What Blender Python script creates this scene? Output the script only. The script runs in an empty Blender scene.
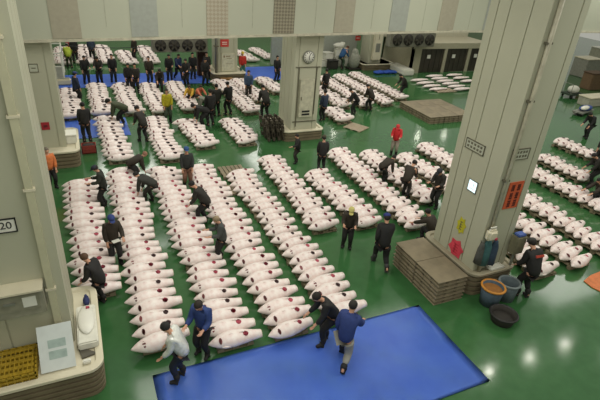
import bpy, bmesh, math, random
import numpy as np
from mathutils import Vector, Matrix
R = math.radians
rnd = random.Random(7)
S = bpy.context.scene
col = S.collection
# ------------------------------------------------------------------ camera, world, light
CAMZ = 9.0
YAW, PITCH, ROLL, FPX = 0.454279811, 0.492726988, 0.083345145, 477.999
_r = Vector((math.cos(YAW), -math.sin(YAW), 0))
_f = Vector((math.sin(YAW)*math.cos(PITCH), math.cos(YAW)*math.cos(PITCH), -math.sin(PITCH)))
_u = _r.cross(_f)
CR = _r*math.cos(ROLL) + _u*math.sin(ROLL)
CU = -_r*math.sin(ROLL) + _u*math.cos(ROLL)
cam = bpy.data.objects.new('camera', bpy.data.cameras.new('camera'))
col.objects.link(cam)
m3 = Matrix((CR, CU, -_f)).transposed()
cam.matrix_world = Matrix.Translation((0, 0, CAMZ)) @ m3.to_4x4()
cam.data.sensor_width = 36; cam.data.lens = 36*FPX/600
cam.data.clip_end = 300
S.camera = cam
S.view_settings.view_transform = 'Standard'
S.view_settings.look = 'None'
S.view_settings.gamma = 1
S.view_settings.use_curve_mapping = False
S.view_settings.exposure = -0.1
w = bpy.data.worlds.new('hall_ambient'); S.world = w; w.use_nodes = True
w.node_tree.nodes['Background'].inputs[0].default_value = (0.80, 0.80, 0.70, 1)
w.node_tree.nodes['Background'].inputs[1].default_value = 0.52
def area(x, y, z, sx, sy, power, color=(1, 0.98, 0.9)):
    l = bpy.data.lights.new('ceiling_and_fill_area', 'AREA'); l.shape = 'RECTANGLE'; l.size = sx; l.size_y = sy
    l.energy = power; l.color = color
    o = bpy.data.objects.new('ceiling_and_fill_area', l); col.objects.link(o); o.location = (x, y, z)
for x, y, p in ((0, -3, 420), (3, 6, 430), (3, 15, 480), (3, 27, 600), (3, 42, 600), (15, 6, 360), (15, 15, 430), (17, 27, 600), (17, 42, 550), (28, 8, 300), (29, 18, 400), (30, 30, 450)):  # first entry is an added fill that brightens the pillars' front faces
    area(x, y, 10.8, 5, 6, p)

def at(px, py, z=0.0):
    """where the sight line through a photo pixel meets height z"""
    d = CR*((px-300)/FPX) - CU*((py-200)/FPX) + _f
    t = (z-CAMZ)/d.z
    return Vector((d.x*t, d.y*t, z))
def atY(px, py, Y):
    d = CR*((px-300)/FPX) - CU*((py-200)/FPX) + _f
    t = Y/d.y
    return Vector((d.x*t, Y, d.z*t+CAMZ))
def atX(px, py, X):
    d = CR*((px-300)/FPX) - CU*((py-200)/FPX) + _f
    t = X/d.x
    return Vector((X, d.y*t, d.z*t+CAMZ))

# ------------------------------------------------------------------ materials
def lin(c):
    return tuple(((v/255)/12.92 if v/255 <= .04045 else ((v/255+.055)/1.055)**2.4) for v in c)
MATS = {}
def mat(name, rgb, rough=.6, vary=.12, scale=6, bump=0, metal=0, emit=0, rgb2=None, spec=.5):
    if name in MATS: return MATS[name]
    m = bpy.data.materials.new(name); m.use_nodes = True
    nt = m.node_tree; b = nt.nodes['Principled BSDF']
    c = lin(rgb); c2 = lin(rgb2) if rgb2 else tuple(v*(1-vary*2) for v in c)
    tc = nt.nodes.new('ShaderNodeTexCoord')
    nz = nt.nodes.new('ShaderNodeTexNoise'); nz.inputs['Scale'].default_value = scale; nz.inputs['Detail'].default_value = 4
    nt.links.new(tc.outputs['Object'], nz.inputs['Vector'])
    rp = nt.nodes.new('ShaderNodeValToRGB')
    rp.color_ramp.elements[0].position = .35; rp.color_ramp.elements[1].position = .68
    rp.color_ramp.elements[0].color = (*c, 1); rp.color_ramp.elements[1].color = (*c2, 1)
    nt.links.new(nz.outputs['Fac'], rp.inputs['Fac'])
    nt.links.new(rp.outputs['Color'], b.inputs['Base Color'])
    b.inputs['Roughness'].default_value = rough; b.inputs['Metallic'].default_value = metal
    b.inputs['Specular IOR Level'].default_value = spec
    if bump:
        bp = nt.nodes.new('ShaderNodeBump'); bp.inputs['Strength'].default_value = bump; bp.inputs['Distance'].default_value = .02
        nt.links.new(nz.outputs['Fac'], bp.inputs['Height']); nt.links.new(bp.outputs['Normal'], b.inputs['Normal'])
    if emit:
        b.inputs['Emission Color'].default_value = (*c, 1); b.inputs['Emission Strength'].default_value = emit
    MATS[name] = m
    return m
def floor_mat():
    m = bpy.data.materials.new('wet_green_floor'); m.use_nodes = True
    nt = m.node_tree; b = nt.nodes['Principled BSDF']
    tc = nt.nodes.new('ShaderNodeTexCoord')
    n1 = nt.nodes.new('ShaderNodeTexNoise'); n1.inputs['Scale'].default_value = .25; n1.inputs['Detail'].default_value = 6
    n2 = nt.nodes.new('ShaderNodeTexNoise'); n2.inputs['Scale'].default_value = 3.0; n2.inputs['Detail'].default_value = 8
    for n in (n1, n2): nt.links.new(tc.outputs['Object'], n.inputs['Vector'])
    rp = nt.nodes.new('ShaderNodeValToRGB')
    rp.color_ramp.elements[0].position = .38; rp.color_ramp.elements[1].position = .66
    rp.color_ramp.elements[0].color = (*lin((58, 104, 60)), 1); rp.color_ramp.elements[1].color = (*lin((66, 112, 66)), 1)
    nt.links.new(n1.outputs['Fac'], rp.inputs['Fac'])
    mx = nt.nodes.new('ShaderNodeMixRGB'); mx.blend_type = 'MULTIPLY'; mx.inputs['Fac'].default_value = .35
    nt.links.new(rp.outputs['Color'], mx.inputs['Color1']); nt.links.new(n2.outputs['Fac'], mx.inputs['Color2'])
    nt.links.new(mx.outputs['Color'], b.inputs['Base Color'])
    mr = nt.nodes.new('ShaderNodeMapRange'); mr.inputs['To Min'].default_value = .06; mr.inputs['To Max'].default_value = .17
    nt.links.new(n2.outputs['Fac'], mr.inputs['Value']); nt.links.new(mr.outputs['Result'], b.inputs['Roughness'])
    bp = nt.nodes.new('ShaderNodeBump'); bp.inputs['Strength'].default_value = .04
    nt.links.new(n2.outputs['Fac'], bp.inputs['Height']); nt.links.new(bp.outputs['Normal'], b.inputs['Normal'])
    return m
def perforated(name, rgb, rgb2, sc):
    m = bpy.data.materials.new(name); m.use_nodes = True
    nt = m.node_tree; b = nt.nodes['Principled BSDF']
    tc = nt.nodes.new('ShaderNodeTexCoord'); mp = nt.nodes.new('ShaderNodeMapping')
    mp.inputs['Rotation'].default_value = (0, R(45), 0)
    ck = nt.nodes.new('ShaderNodeTexChecker'); ck.inputs['Scale'].default_value = sc
    ck.inputs['Color1'].default_value = (*lin(rgb), 1); ck.inputs['Color2'].default_value = (*lin(rgb2), 1)
    nt.links.new(tc.outputs['Object'], mp.inputs['Vector']); nt.links.new(mp.outputs['Vector'], ck.inputs['Vector'])
    nt.links.new(ck.outputs['Color'], b.inputs['Base Color']); b.inputs['Roughness'].default_value = .7
    return m
M_floor = floor_mat()
M_pillar = mat('painted_pillar', (180, 179, 156), .55, .03, .6)
M_groove = mat('dark_groove', (104, 100, 82), .8)
M_panel = mat('hung_panel', (182, 184, 164), .7, .03, .4)
M_rim = mat('cream_rim', (214, 206, 180), .5, .05, 2)
M_rail = mat('bumper_rail', (120, 108, 84), .6, .1, 3)
M_raildark = mat('bumper_rail_dark', (62, 56, 44), .7)
M_skinF = mat('frosted_tuna_skin', (238, 228, 222), .42, .05, 7, .25, rgb2=(226, 204, 198))
M_far = M_skinF
M_gill = mat('gill_cut', (150, 78, 80), .5, .3, 20)
M_mark = mat('red_tag', (188, 64, 86), .5, .2, 15)
M_markd = mat('dark_red_tag', (66, 22, 24), .5, .2, 15)
M_tail = mat('tail_cut', (214, 202, 172), .5, .1, 12)
M_pallet = mat('grey_brown_pallet', (136, 124, 100), .75, .12, 3, .1)
M_palletd = mat('dark_pallet', (74, 66, 52), .8, .12, 3)
M_pale_pallet = mat('pale_pallet', (168, 152, 128), .75, .1, 3)
M_tarp = mat('blue_tarp', (104, 146, 236), .34, .06, 1.2, .5, rgb2=(92, 134, 230))
M_white = mat('white_plastic', (226, 224, 212), .4, .05, 3)
M_styro = mat('styrofoam', (222, 220, 206), .8, .05, 10)
M_black = mat('black_rubber', (30, 28, 26), .45, .2, 5)
M_steel = mat('grey_steel', (140, 140, 130), .4, .08, 4, metal=.3)
M_dark = mat('dark_recess', (44, 40, 33), .7, .2, 2)
M_ink = mat('black_ink', (28, 28, 28), .6)
M_skin = mat('human_skin', (206, 156, 128), .5, .05, 10)
def cloth(rgb): return mat('cloth_%d_%d_%d' % rgb, rgb, .8, .12, 9, .1)

# ------------------------------------------------------------------ mesh helpers
def bm_box(bm, c, s, rot=None, mi=0):
    r = bmesh.ops.create_cube(bm, size=1)
    vs = r['verts']
    M = Matrix.Translation(c) @ (rot.to_4x4() if rot else Matrix.Identity(4)) @ Matrix.Diagonal((*s, 1))
    bmesh.ops.transform(bm, matrix=M, verts=vs)
    for f in {f for v in vs for f in v.link_faces}: f.material_index = mi
def bm_cyl(bm, p0, p1, r0, r1=None, n=16, mi=0, caps=True):
    p0 = Vector(p0); p1 = Vector(p1); r1 = r0 if r1 is None else r1
    d = p1-p0
    r = bmesh.ops.create_cone(bm, cap_ends=caps, segments=n, radius1=r0, radius2=r1, depth=d.length)
    q = d.to_track_quat('Z', 'Y').to_matrix().to_4x4()
    bmesh.ops.transform(bm, matrix=Matrix.Translation((p0+p1)/2) @ q, verts=r['verts'])
    for f in {f for v in r['verts'] for f in v.link_faces}: f.material_index = mi; f.smooth = n > 8
def bm_rings(bm, rings, cap0=True, cap1=True, mi=0, smooth=True):
    vs = [[bm.verts.new(p) for p in ring] for ring in rings]
    n = len(rings[0])
    for a, b in zip(vs[:-1], vs[1:]):
        for i in range(n):
            f = bm.faces.new((a[i], a[(i+1) % n], b[(i+1) % n], b[i])); f.smooth = smooth; f.material_index = mi
    if cap0: f = bm.faces.new(vs[0][::-1]); f.material_index = mi
    if cap1: f = bm.faces.new(vs[-1]); f.material_index = mi
def bm_ell(bm, c, s, seg=14, mi=0, rot=None):
    r = bmesh.ops.create_uvsphere(bm, u_segments=seg, v_segments=max(8, seg//2+2), radius=1)
    M = Matrix.Translation(c) @ (rot.to_4x4() if rot else Matrix.Identity(4)) @ Matrix.Diagonal((*s, 1))
    bmesh.ops.transform(bm, matrix=M, verts=r['verts'])
    for f in {f for v in r['verts'] for f in v.link_faces}: f.smooth = True; f.material_index = mi
def mesh_of(name, bm, mats):
    bmesh.ops.recalc_face_normals(bm, faces=bm.faces[:])
    me = bpy.data.meshes.new(name); bm.to_mesh(me); bm.free()
    for m in (mats if isinstance(mats, (list, tuple)) else [mats]): me.materials.append(m)
    return me
def link(name, data, parent=None, loc=None, rotz=None, rot=None):
    o = bpy.data.objects.new(name, data); col.objects.link(o)
    if parent: o.parent = parent
    if loc is not None: o.location = loc
    if rotz is not None: o.rotation_euler = (0, 0, rotz)
    if rot is not None: o.rotation_euler = rot
    return o
def tag(o, label, cat, group=None, kind=None):
    o['label'] = label; o['category'] = cat
    if group: o['group'] = group
    if kind: o['kind'] = kind
    return o
def thing(name, label, cat, loc=(0, 0, 0), rotz=0, group=None):
    return tag(link(name, None, loc=loc, rotz=rotz), label, cat, group)
def structure(name, bm, m, parent=None, label=None):
    o = link(name, mesh_of(name, bm, m), parent)
    if not parent: o['kind'] = 'structure'
    if label: o['label'] = label
    return o
def part(name, bm, m, parent, label=None):
    o = link(name, mesh_of(name, bm, m), parent)
    if label: o['label'] = label
    return o
def boxes(*bs):
    bm = bmesh.new()
    for c, s in bs: bm_box(bm, Vector(c), s)
    return bm
def bevelled(c, s, w=.02, seg=2):
    bm = bmesh.new(); bm_box(bm, Vector(c), s)
    bmesh.ops.bevel(bm, geom=bm.edges[:], offset=w, segments=seg, affect='EDGES')
    return bm
def lohi(x0, x1, y0, y1, z0, z1):
    return ((x0+x1)/2, (y0+y1)/2, (z0+z1)/2), (x1-x0, y1-y0, z1-z0)
def text_mesh(s, size, m, parent, loc, rot, depth=.004):
    cu = bpy.data.curves.new('lettering', 'FONT'); cu.body = s; cu.size = size; cu.extrude = depth
    cu.align_x = 'CENTER'; cu.align_y = 'CENTER'
    o = bpy.data.objects.new('lettering', cu); col.objects.link(o)
    dg = bpy.context.evaluated_depsgraph_get(); me = bpy.data.meshes.new_from_object(o.evaluated_get(dg))
    bpy.data.objects.remove(o); me.materials.clear(); me.materials.append(m)
    t = link('lettering', me, parent, loc, rot=rot)
    return t
FRONT = (R(90), 0, 0)            # faces -Y
LEFTF = (R(90), 0, R(-90))       # faces -X

# ------------------------------------------------------------------ the hall
bm = bmesh.new(); bm_box(bm, Vector((22, 28, -.1)), (90, 70, .2)); structure('floor', bm, M_floor)
bm = boxes(lohi(-23, 67, 63, 63.3, 0, 12)); structure('wall_far', bm, M_panel)
bm = boxes(lohi(-8.3, -8, -5, 63, 0, 12)); structure('wall_left', bm, M_panel)
# hung partition that crosses the hall in the line of the second pillars
BY = 20.75
def zb(x): return 5.09+.0222*(min(max(x, -8), 18)+.73)
def hung(xs, y0, y1, dz0, dz1, top=None):
    """a band whose lower edge follows the slightly rising foot of the partition"""
    bm = bmesh.new()
    bm_rings(bm, [[(x, y0, zb(x)+dz0), (x, y1, zb(x)+dz0), (x, y1, top if top else zb(x)+dz1), (x, y0, top if top else zb(x)+dz1)] for x in xs], smooth=False)
    return bm
structure('wall_hung', hung((-8, 18, 60), BY-.1, BY+.1, 0, 0, 11), M_panel)
structure('trim_1', hung((-8, 18, 60), BY-.16, BY+.16, -.05, .05), mat('pale_trim', (196, 190, 168), .5))
strips = [(-.73, .29, 0), (2.1, 3.13, 1), (5.1, 6.02, 2), (8.06, 9.06, 3), (11.08, 12.09, 0), (14.11, 15.11, 1), (17.08, 18.1, 0), (20.1, 21.1, 1), (23.1, 24.1, 3), (26.1, 27.1, 0)]
sm = [mat('strip_brown', (166, 160, 140), .7, .04), mat('strip_grey', (160, 164, 154), .7, .04),
      perforated('strip_mesh_light', (176, 168, 148), (160, 150, 130), 9), perforated('strip_mesh_dark', (150, 143, 122), (118, 112, 94), 10)]
for i, (a, b, k) in enumerate(strips):
    bm = hung((a, b), BY-.125, BY-.1, .07, 0, 11); structure('trim_%d' % (i+2), bm, sm[k])
bm = boxes(*[lohi(x-.012, x+.012, BY-.108, BY-.1, 5.6, 11) for x in (1.2, 4.1, 7.1, 10.1, 13.1, 16.1, 19.1)])
structure('trim_12', bm, mat('panel_joint', (174, 174, 155), .7))

def pillar(name, x0, x1, y0, y1, label, plinth, ph, top=11.0, grooves=True, rimm=None):
    """a pillar with shadow-gap grooves, standing in a rounded bumper plinth"""
    e = link(name, None, loc=((x0+x1)/2, (y0+y1)/2, 0)); e['kind'] = 'structure'; e['label'] = label
    c = Vector(((x0+x1)/2, (y0+y1)/2, 0))
    X, Y = (x1-x0)/2, (y1-y0)/2
    g = .035; d = .03
    bm = bmesh.new()
    # body built from four corner posts and recessed infill so the grooves are real
    bm_box(bm, Vector((0, 0, top/2)), (2*X-2*d, 2*Y-2*d, top))
    def strips1(L, fr):
        out = []; p = -L
        for q in fr:
            out.append((p, q*L-g/2)); p = q*L+g/2
        out.append((p, L)); return out
    frx = (-.72, .0) if not grooves else (-.72, .62)
    fry = (-.45, .28, .72)
    for a, b in strips1(X, frx):
        for s in (-1, 1): bm_box(bm, Vector(((a+b)/2, s*(Y-d/2), top/2)), (b-a, d, top))
    for a, b in strips1(Y-d, fry):
        for s in (-1, 1): bm_box(bm, Vector((s*(X-d/2), (a+b)/2, top/2)), (d, b-a, top))
    o = part('shaft', bm, M_pillar, e)
    px0, px1, py0, py1 = plinth
    def ring(off, z, rad=.3, n=6):
        pts = []
        for cx, cy, a0 in ((px1-rad, py1-rad, 0), (px0+rad, py1-rad, 90), (px0+rad, py0+rad, 180), (px1-rad, py0+rad, 270)):
            for k in range(n):
                a = R(a0+90*k/(n-1)); pts.append((cx+(rad+off)*math.cos(a)-c.x, cy+(rad+off)*math.sin(a)-c.y, z))
        return pts
    bm = bmesh.new()
    prof = [(-.06, 0)]; z = .0; nr = max(2, int(ph/.16)); h = ph*.88/nr
    for k in range(nr):
        prof += [(0, z+.01), (0, z+h*.62), (-.05, z+h*.68), (-.05, z+h*.98)]; z += h
    prof.append((-.05, ph*.9))
    bm_rings(bm, [ring(a, zz) for a, zz in prof], smooth=False)
    part('bumper', bm, M_rail, e, 'brown ribbed bumper rails')
    bm = bmesh.new()
    bm_rings(bm, [ring(a, zz) for a, zz in ((.0, ph*.86), (.03, ph*.9), (.03, ph*.98), (0, ph), (-.12, ph), (-.15, ph-.05), (-.27, ph-.05))], smooth=False)
    part('rim', bm, rimm or M_rim, e, 'shade-darkened rim' if rimm else 'cream rim')
    return e
PLN = pillar('trim_13', -2.25, -.88, 9.1, 10.6, 'near left pillar', (-4.2, -.36, 8.08, 11.0), .8)
PRN = pillar('trim_14', 10.0, 11.22, 8.3, 10.2, 'big pillar right of centre', (9.78, 11.5, 8.02, 10.5), .78, rimm=mat('shaded_rim', (150, 142, 118), .6, .08, 3))  # darker rim colour carries the shade around this pillar's foot
PCN = pillar('trim_15', 9.5, 10.95, 21.25, 22.95, 'pillar with the clock', (9.05, 11.3, 20.95, 23.3), .55)
PFL = pillar('trim_16', -2.3, -.88, 21.0, 22.7, 'pillar at the far left', (-3.2, -.42, 20.35, 23.2), .75)
PFC = pillar('trim_17', 9.0, 10.4, 33.3, 35.0, 'far pillar with a red sign', (8.5, 10.9, 32.7, 35.4), .55)
PFM = pillar('trim_18', 22.3, 23.5, 34.9, 36.3, 'far pillar by the blue sheet', (21.6, 24.9, 34.4, 36.8), .5)

# pipe up the front corner of the big pillar
tg = thing('drain_pipe', 'pale vertical pipe running up the front of the big right pillar', 'pipe', (10.16, 8.22, .75))
bm = bmesh.new(); bm_cyl(bm, (0, 0, 0), (0, 0, 10), .055, n=12); part('pipe', bm, mat('pale_pipe', (188, 182, 158), .4), tg)
for z in (3.0, 5.2, 6.6, 8.2):
    part('bracket', boxes(((0, .03, z), (.19, .12, .05))), M_groove, tg)

# ------------------------------------------------------------------ signs on pillars
def board(name, label, cat, x0, x1, z0, z1, pos, face, m, frame=None, strokes=(), ink=M_ink, txt=None, tsize=.1, toff=0):
    """flat sign of real thickness; face 'F' looks to -Y, 'L' looks to -X; local x runs to the right in the photo"""
    e = thing(name, label, cat, pos, R(-90) if face == 'L' else 0)
    W, H = x1-x0, z1-z0
    part('plate', boxes(((0, -.012, 0), (W, .02, H))), m, e)
    if frame:
        t = .02
        part('frame', boxes(((0, -.02, H/2), (W+t, .03, t)), ((0, -.02, -H/2), (W+t, .03, t)), ((W/2, -.02, 0), (t, .03, H+t)), ((-W/2, -.02, 0), (t, .03, H+t))), frame, e)
    if strokes:
        bm = bmesh.new()
        for (a, b, c2, d2) in strokes:   # centre u,v (fraction) size u,v
            bm_box(bm, Vector((a*W, -.026, b*H)), (c2*W, .008, d2*H))
        part('lettering', bm, ink, e)
    if txt: text_mesh(txt, tsize, ink, e, (toff, -.026, 0), FRONT)
    return e
yl = 9.1
p = atY(0, 225, yl); q = atY(16, 224, yl)
board('bay_number_sign', 'white bay number sign reading 20 with black border on near left pillar', 'sign', -.3, .3, -.14, .14, (q.x-.3, yl, q.z), 'F', M_white, M_ink, (), txt='20', tsize=.21, toff=.13)
# cabinet on the near left pillar
a = atY(0, 285, yl-.25); b = atY(38, 297, yl-.25)
tg = thing('electrical_box', 'grey electrical box with paper label on the near left pillar', 'box', (b.x-.42, yl, b.z-.02))
part('case', bevelled((0, -.15, -.06), (1.06, .3, .62), .02), mat('box_grey', (150, 147, 128), .5), tg)
part('hood', boxes(((0, -.19, .27), (1.08, .4, .04))), M_rim, tg)
part('door', boxes(((0, -.305, -.02), (.9, .02, .38))), mat('box_door', (142, 139, 120), .5), tg)
part('label_plate', boxes(((.27, -.32, 0), (.24, .01, .24))), M_white, tg)
part('latch', boxes(((-.08, -.33, .02), (.2, .03, .05))), M_steel, tg)
tg = thing('cable_duct', 'pale vertical cable duct up the face of the near left pillar', 'duct', (-1.12, 9.1, .75))
part('duct', boxes(((0, -.05, 5.1), (.13, .1, 10.2))), mat('duct_cream', (192, 188, 158), .5, .04), tg)
for z in (1.6, 3.9, 5.3, 6.6): part('bracket', boxes(((0, -.06, z), (.2, .1, .05))), M_rim, tg)
# framed labels and posters on the big pillar
X0 = 10.0; Y0 = 8.3
def onL(px, py): p = atX(px, py, X0); return (X0, p.y, p.z)
def onF(px, py, Y=Y0): return tuple(atY(px, py, Y))
lines2 = [(x, y, .1, .22) for y in (.2, -.2) for x in (-.36, -.18, 0, .18, .34)]
board('framed_label', 'small framed label on the left face of the big pillar', 'sign', -.36, .36, -.14, .14, onL(475.5, 146.5), 'L', M_panel, M_groove, lines2, M_groove)
board('framed_label', 'small framed label on the front face of the big pillar, above orange poster', 'sign', -.3, .3, -.15, .15, onF(520, 154), 'F', M_panel, M_groove, lines2, M_groove)
t = board('reflection_plate', 'small glowing white plate for a reflection on left face of the big pillar', 'reflection_plate', -.17, .17, -.17, .17, onL(473, 186), 'L', mat('reflection_glow', (215, 240, 245), .4, .02, 3, emit=1.2), M_steel, ((0, -.25, .5, .03), (.1, .1, .03, .4)), M_steel)  # glowing plate stands in for a reflection on the pillar face
board('orange_poster', 'orange poster with dark upright characters on front of the big pillar', 'poster', -.27, .27, -.42, .42, onF(513, 195), 'F', mat('orange_paper', (206, 92, 52), .7), None,
      [(x, y, .2, .05) for x in (-.2, .2) for y in (.38, .3, .22, .08, 0, -.1, -.2, -.3, -.4)]+[(x, y, .05, .22) for x in (-.24, -.14, .16, .26) for y in (.28, -.02, -.3)], cloth((110, 50, 40)))
# yellow and pink star shaped price posters
def star(name, label, pos, r, n, m, inkm, stretch=1):
    e = thing(name, label, 'poster', pos, R(-90))
    bm = bmesh.new(); vs = []
    for k in range(2*n):
        a = math.pi*k/n+.2; rr = r if k % 2 == 0 else r*.72
        vs.append((rr*math.cos(a), -.005, rr*math.sin(a)*stretch))
    bm_rings(bm, [vs, [(x, -.02, z) for x, y, z in vs]], smooth=False)
    part('paper', bm, m, e)
    bm = bmesh.new()
    for i in range(4): bm_box(bm, Vector((0, -.024, (-.42+.28*i)*r*stretch)), (r*.55, .006, r*.09))
    bm_box(bm, Vector((-.1*r, -.024, 0)), (r*.09, .006, r*.9*stretch))
    part('lettering', bm, inkm, e)
star('yellow_notice', 'yellow jagged notice with dark writing, on left face of the big pillar', onL(461.5, 225.5), .2, 7, mat('yellow_paper', (196, 188, 40), .7), M_groove, 1.5)
star('pink_notice', 'pink jagged notice stuck low on the left face of the big pillar', onL(456, 248), .34, 6, mat('pink_paper', (222, 70, 88), .7), cloth((190, 50, 66)))

# clock, panels and cabinet on the middle pillar
YC = 21.25
c = atY(308.4, 57, YC)
tg = thing('wall_clock', 'round white clock high on the middle pillar', 'clock', (c.x, YC, c.z))
bm = bmesh.new(); bm_cyl(bm, (0, 0, 0), (0, -.08, 0), .3, n=32); part('case', bm, M_steel, tg)
bm = bmesh.new(); bm_cyl(bm, (0, -.08, 0), (0, -.09, 0), .265, n=32); part('dial', bm, M_white, tg)
bm = bmesh.new()
for k in range(12):
    a = R(30*k); bm_box(bm, Vector((.22*math.sin(a), -.095, .22*math.cos(a))), (.035, .01, .05))
part('hour_mark', bm, M_ink, tg)
for nm, ang, L in (('hour_hand', 165, .13), ('minute_hand', 20, .19)):
    a = R(ang); part(nm, boxes(((0, -.1, 0), (.03, .01, .03))), M_ink, tg).scale = (1, 1, 1)
    bm = bmesh.new(); bm_cyl(bm, (0, -.1, 0), (L*math.sin(a), -.1, L*math.cos(a)), .014, n=6)
    o = col.objects[-1]; o.data = mesh_of(nm, bm, M_ink)
a = atY(300, 79, YC); b = atY(311, 116, YC)
tg = thing('wall_cabinet', 'pale wall cabinet with two dark labels on the clock pillar', 'cabinet', ((a.x+b.x)/2, YC, (a.z+b.z)/2))
W = b.x-a.x; H = a.z-b.z
part('case', bevelled((0, -.06, 0), (W, .12, H), .015), mat('cabinet_cream', (196, 192, 168), .5), tg)
for s, n in ((-.34, .05), (-.42, .05)): part('label_plate', boxes(((.0, -.125, s*H), (W*.55, .01, H*n))), M_ink, tg)
part('handle', boxes(((-W*.38, -.14, .02), (.03, .04, .18))), M_groove, tg)
tg = thing('conduit_frame', 'dark thin conduits framing the cabinet on the clock pillar', 'conduit', ((a.x+b.x)/2, YC, 2.4))
part('conduit', boxes(((-W/2-.08, -.02, -.2), (.04, .04, 3.0))), M_groove, tg)
part('conduit', boxes(((W/2+.1, -.02, .1), (.04, .04, 2.4))), M_groove, tg)
part('crossbar', boxes(((.0, -.02, 1.3), (1.3, .04, .04))), M_groove, tg); part('crossbar', boxes(((0, -.02, -1.45), (1.3, .04, .04))), M_groove, tg)
# far pillar signs
YF = 33.3
board('red_sign', 'red square sign at the top of the far pillar', 'sign', -.3, .3, -.25, .25, onF(224.5, 43, YF), 'F', mat('sign_red', (206, 66, 58), .5), None, ((0, .1, .6, .12), (0, -.15, .6, .12)), cloth((240, 210, 200)))
board('notice_board', 'white framed notice board on the far pillar below red sign', 'board', -.46, .46, -.6, .6, onF(228, 62, YF), 'F', mat('board_cream', (206, 204, 182), .6), M_rim, ((-.3, .32, .1, .12), (0, .34, .35, .05), (.1, .22, .4, .03), (.1, -.1, .5, .02)), cloth((140, 120, 90)))
board('red_sign', 'small red sign on wall beyond the man in blue', 'sign', -.25, .25, -.2, .2, tuple(atY(358, 38, 37.2)), 'F', MATS['sign_red'], None, ((0, 0, .6, .15),), cloth((240, 210, 200)))
# notices on far-left pillar
pp = atY(33.5, 68, 21.0)
board('framed_label', 'small framed label on the far left pillar', 'sign', -.15, .15, -.15, .15, tuple(pp), 'F', M_panel, M_groove, ((0, 0, .5, .1),), M_groove)
pp = atY(45.5, 126, 21.0)
board('red_sign', 'small dark red square sign low on the far left pillar', 'sign', -.15, .15, -.16, .16, tuple(pp), 'F', mat('dark_red_paper', (170, 40, 52), .6), None, ((0, 0, .5, .3),), cloth((110, 30, 36)))

# ------------------------------------------------------------------ unit coolers and cold room
def cooler(p0, p1, Y, label, n=4):
    a = atY(*p0, Y); b = atY(*p1, Y); W = b.x-a.x; H = a.z-b.z
    e = thing('unit_cooler', label, 'air cooler', ((a.x+b.x)/2, Y, b.z), 0, None)
    part('case', bevelled((0, .35, H/2), (W, .7, H), .04), mat('cooler_case', (124, 122, 108), .5), e)
    r = min(H*.4, W/n*.43)
    for k in range(n):
        x = (-(n-1)/2+k)*W/n*.96
        bm = bmesh.new()
        bm_cyl(bm, (x, .0, H*.52), (x, -.07, H*.52), r, n=24)
        ring = part('fan_housing', bm, M_dark, e)
        bm = bmesh.new()
        for j in range(6):
            an = R(60*j); bm_box(bm, Vector((x+math.cos(an)*r*.5, -.08, H*.52+math.sin(an)*r*.5)), (r*.8, .02, r*.3), Matrix.Rotation(-an, 3, 'Y'))
        part('fan_blade', bm, mat('fan_grey', (70, 66, 56), .6), ring)
    for s in (-1, 1):
        part('hanger', boxes(((s*(W/2-.1), .35, H+1.2), (.06, .06, 2.4))), M_steel, e)
    return e
cooler((152, 38.5), (208, 52), 33.6, 'long grey cooler with four dark fans, left of the far pillar')
cooler((392, 33), (434, 47), 32.2, 'grey cooler with four dark fans above the cold room')
CX0, CX1, CY = 25.3, 33.5, 33.0
bm = boxes(lohi(CX0, CX1, CY, 37.5, 2.2, 2.45), lohi(CX0, CX0+.2, CY, 37.5, 0, 2.2), lohi(CX0, CX0+.9, CY, CY+.2, 0, 2.2),
           lohi(28.6, 28.9, CY, CY+.2, 0, 2.2), lohi(31.2, 31.5, CY, CY+.2, 0, 2.2), lohi(CX0, CX1, 37.3, 37.5, 0, 2.3), lohi(CX0, CX1, CY-.02, CY+.1, 2.0, 2.45))
structure('wall_cold_room', bm, mat('cold_room_wall', (172, 166, 142), .6, .05))
bm = boxes(lohi(22.9, CX1, 36.0, 38.0, 2.45, 4.9)); structure('wall_upper', bm, mat('upper_wall', (186, 182, 160), .6, .04))
for i, (a, b) in enumerate(((26.2, 28.6), (28.9, 31.2), (31.5, 33.5))):
    e = link('door_%d' % (i+1), None, loc=((a+b)/2, CY+.1, 0)); e['kind'] = 'structure'
    bm = bmesh.new(); n = 9; wd = (b-a)/n
    for k in range(n): bm_box(bm, Vector((-(b-a)/2+wd*(k+.5), .03*(k % 2), 1.02)), (wd*1.05, .02, 1.98))
    part('strip_curtain', bm, mat('dark_curtain', (60, 54, 44), .35, .2, 1.5), e, 'dark plastic strip curtain')
    part('paper_notice', boxes(((-.35, -.05, 1.35), (.34, .02, .3))), M_white, e, 'white paper notice')
part_wall = boxes(lohi(14.5, 22.4, 37.2, 37.5, 0, 5)); structure('wall_back', part_wall, mat('back_wall', (160, 164, 152), .7, .05))
tg = thing('rolled_sheet', 'white padded block lying beside the cold room corner', 'block', tuple(at(400, 72)), R(90))
part('block', bevelled((0, 0, .25), (2.6, 1.0, .5), .08), M_styro, tg)
tg = thing('blue_sheet', 'small crumpled blue sheet at the foot of the far wall', 'sheet', tuple(at(385, 73.5)))
bm = bmesh.new()
for k in range(5): bm_ell(bm, Vector((-.8+.4*k, .05*(k % 2), .12)), (.3, .35, .12+.03*(k % 2)), 10)
part('sheet', bm, cloth((44, 84, 176)), tg)
# doors / lockers on the far middle pillar
tg = thing('switch_cabinet', 'tall white switch cabinet on the far pillar by the blue sheet', 'cabinet', (22.9, 34.9, .8))
part('case', bevelled((0, -.15, 1.1), (.75, .3, 2.2), .03), M_rim, tg)
part('panel', boxes(((0, -.31, 1.0), (.4, .02, .7))), M_steel, tg)
part('door_seam', boxes(((0, -.305, 1.9), (.03, .01, .5))), M_ink, tg)

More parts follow.
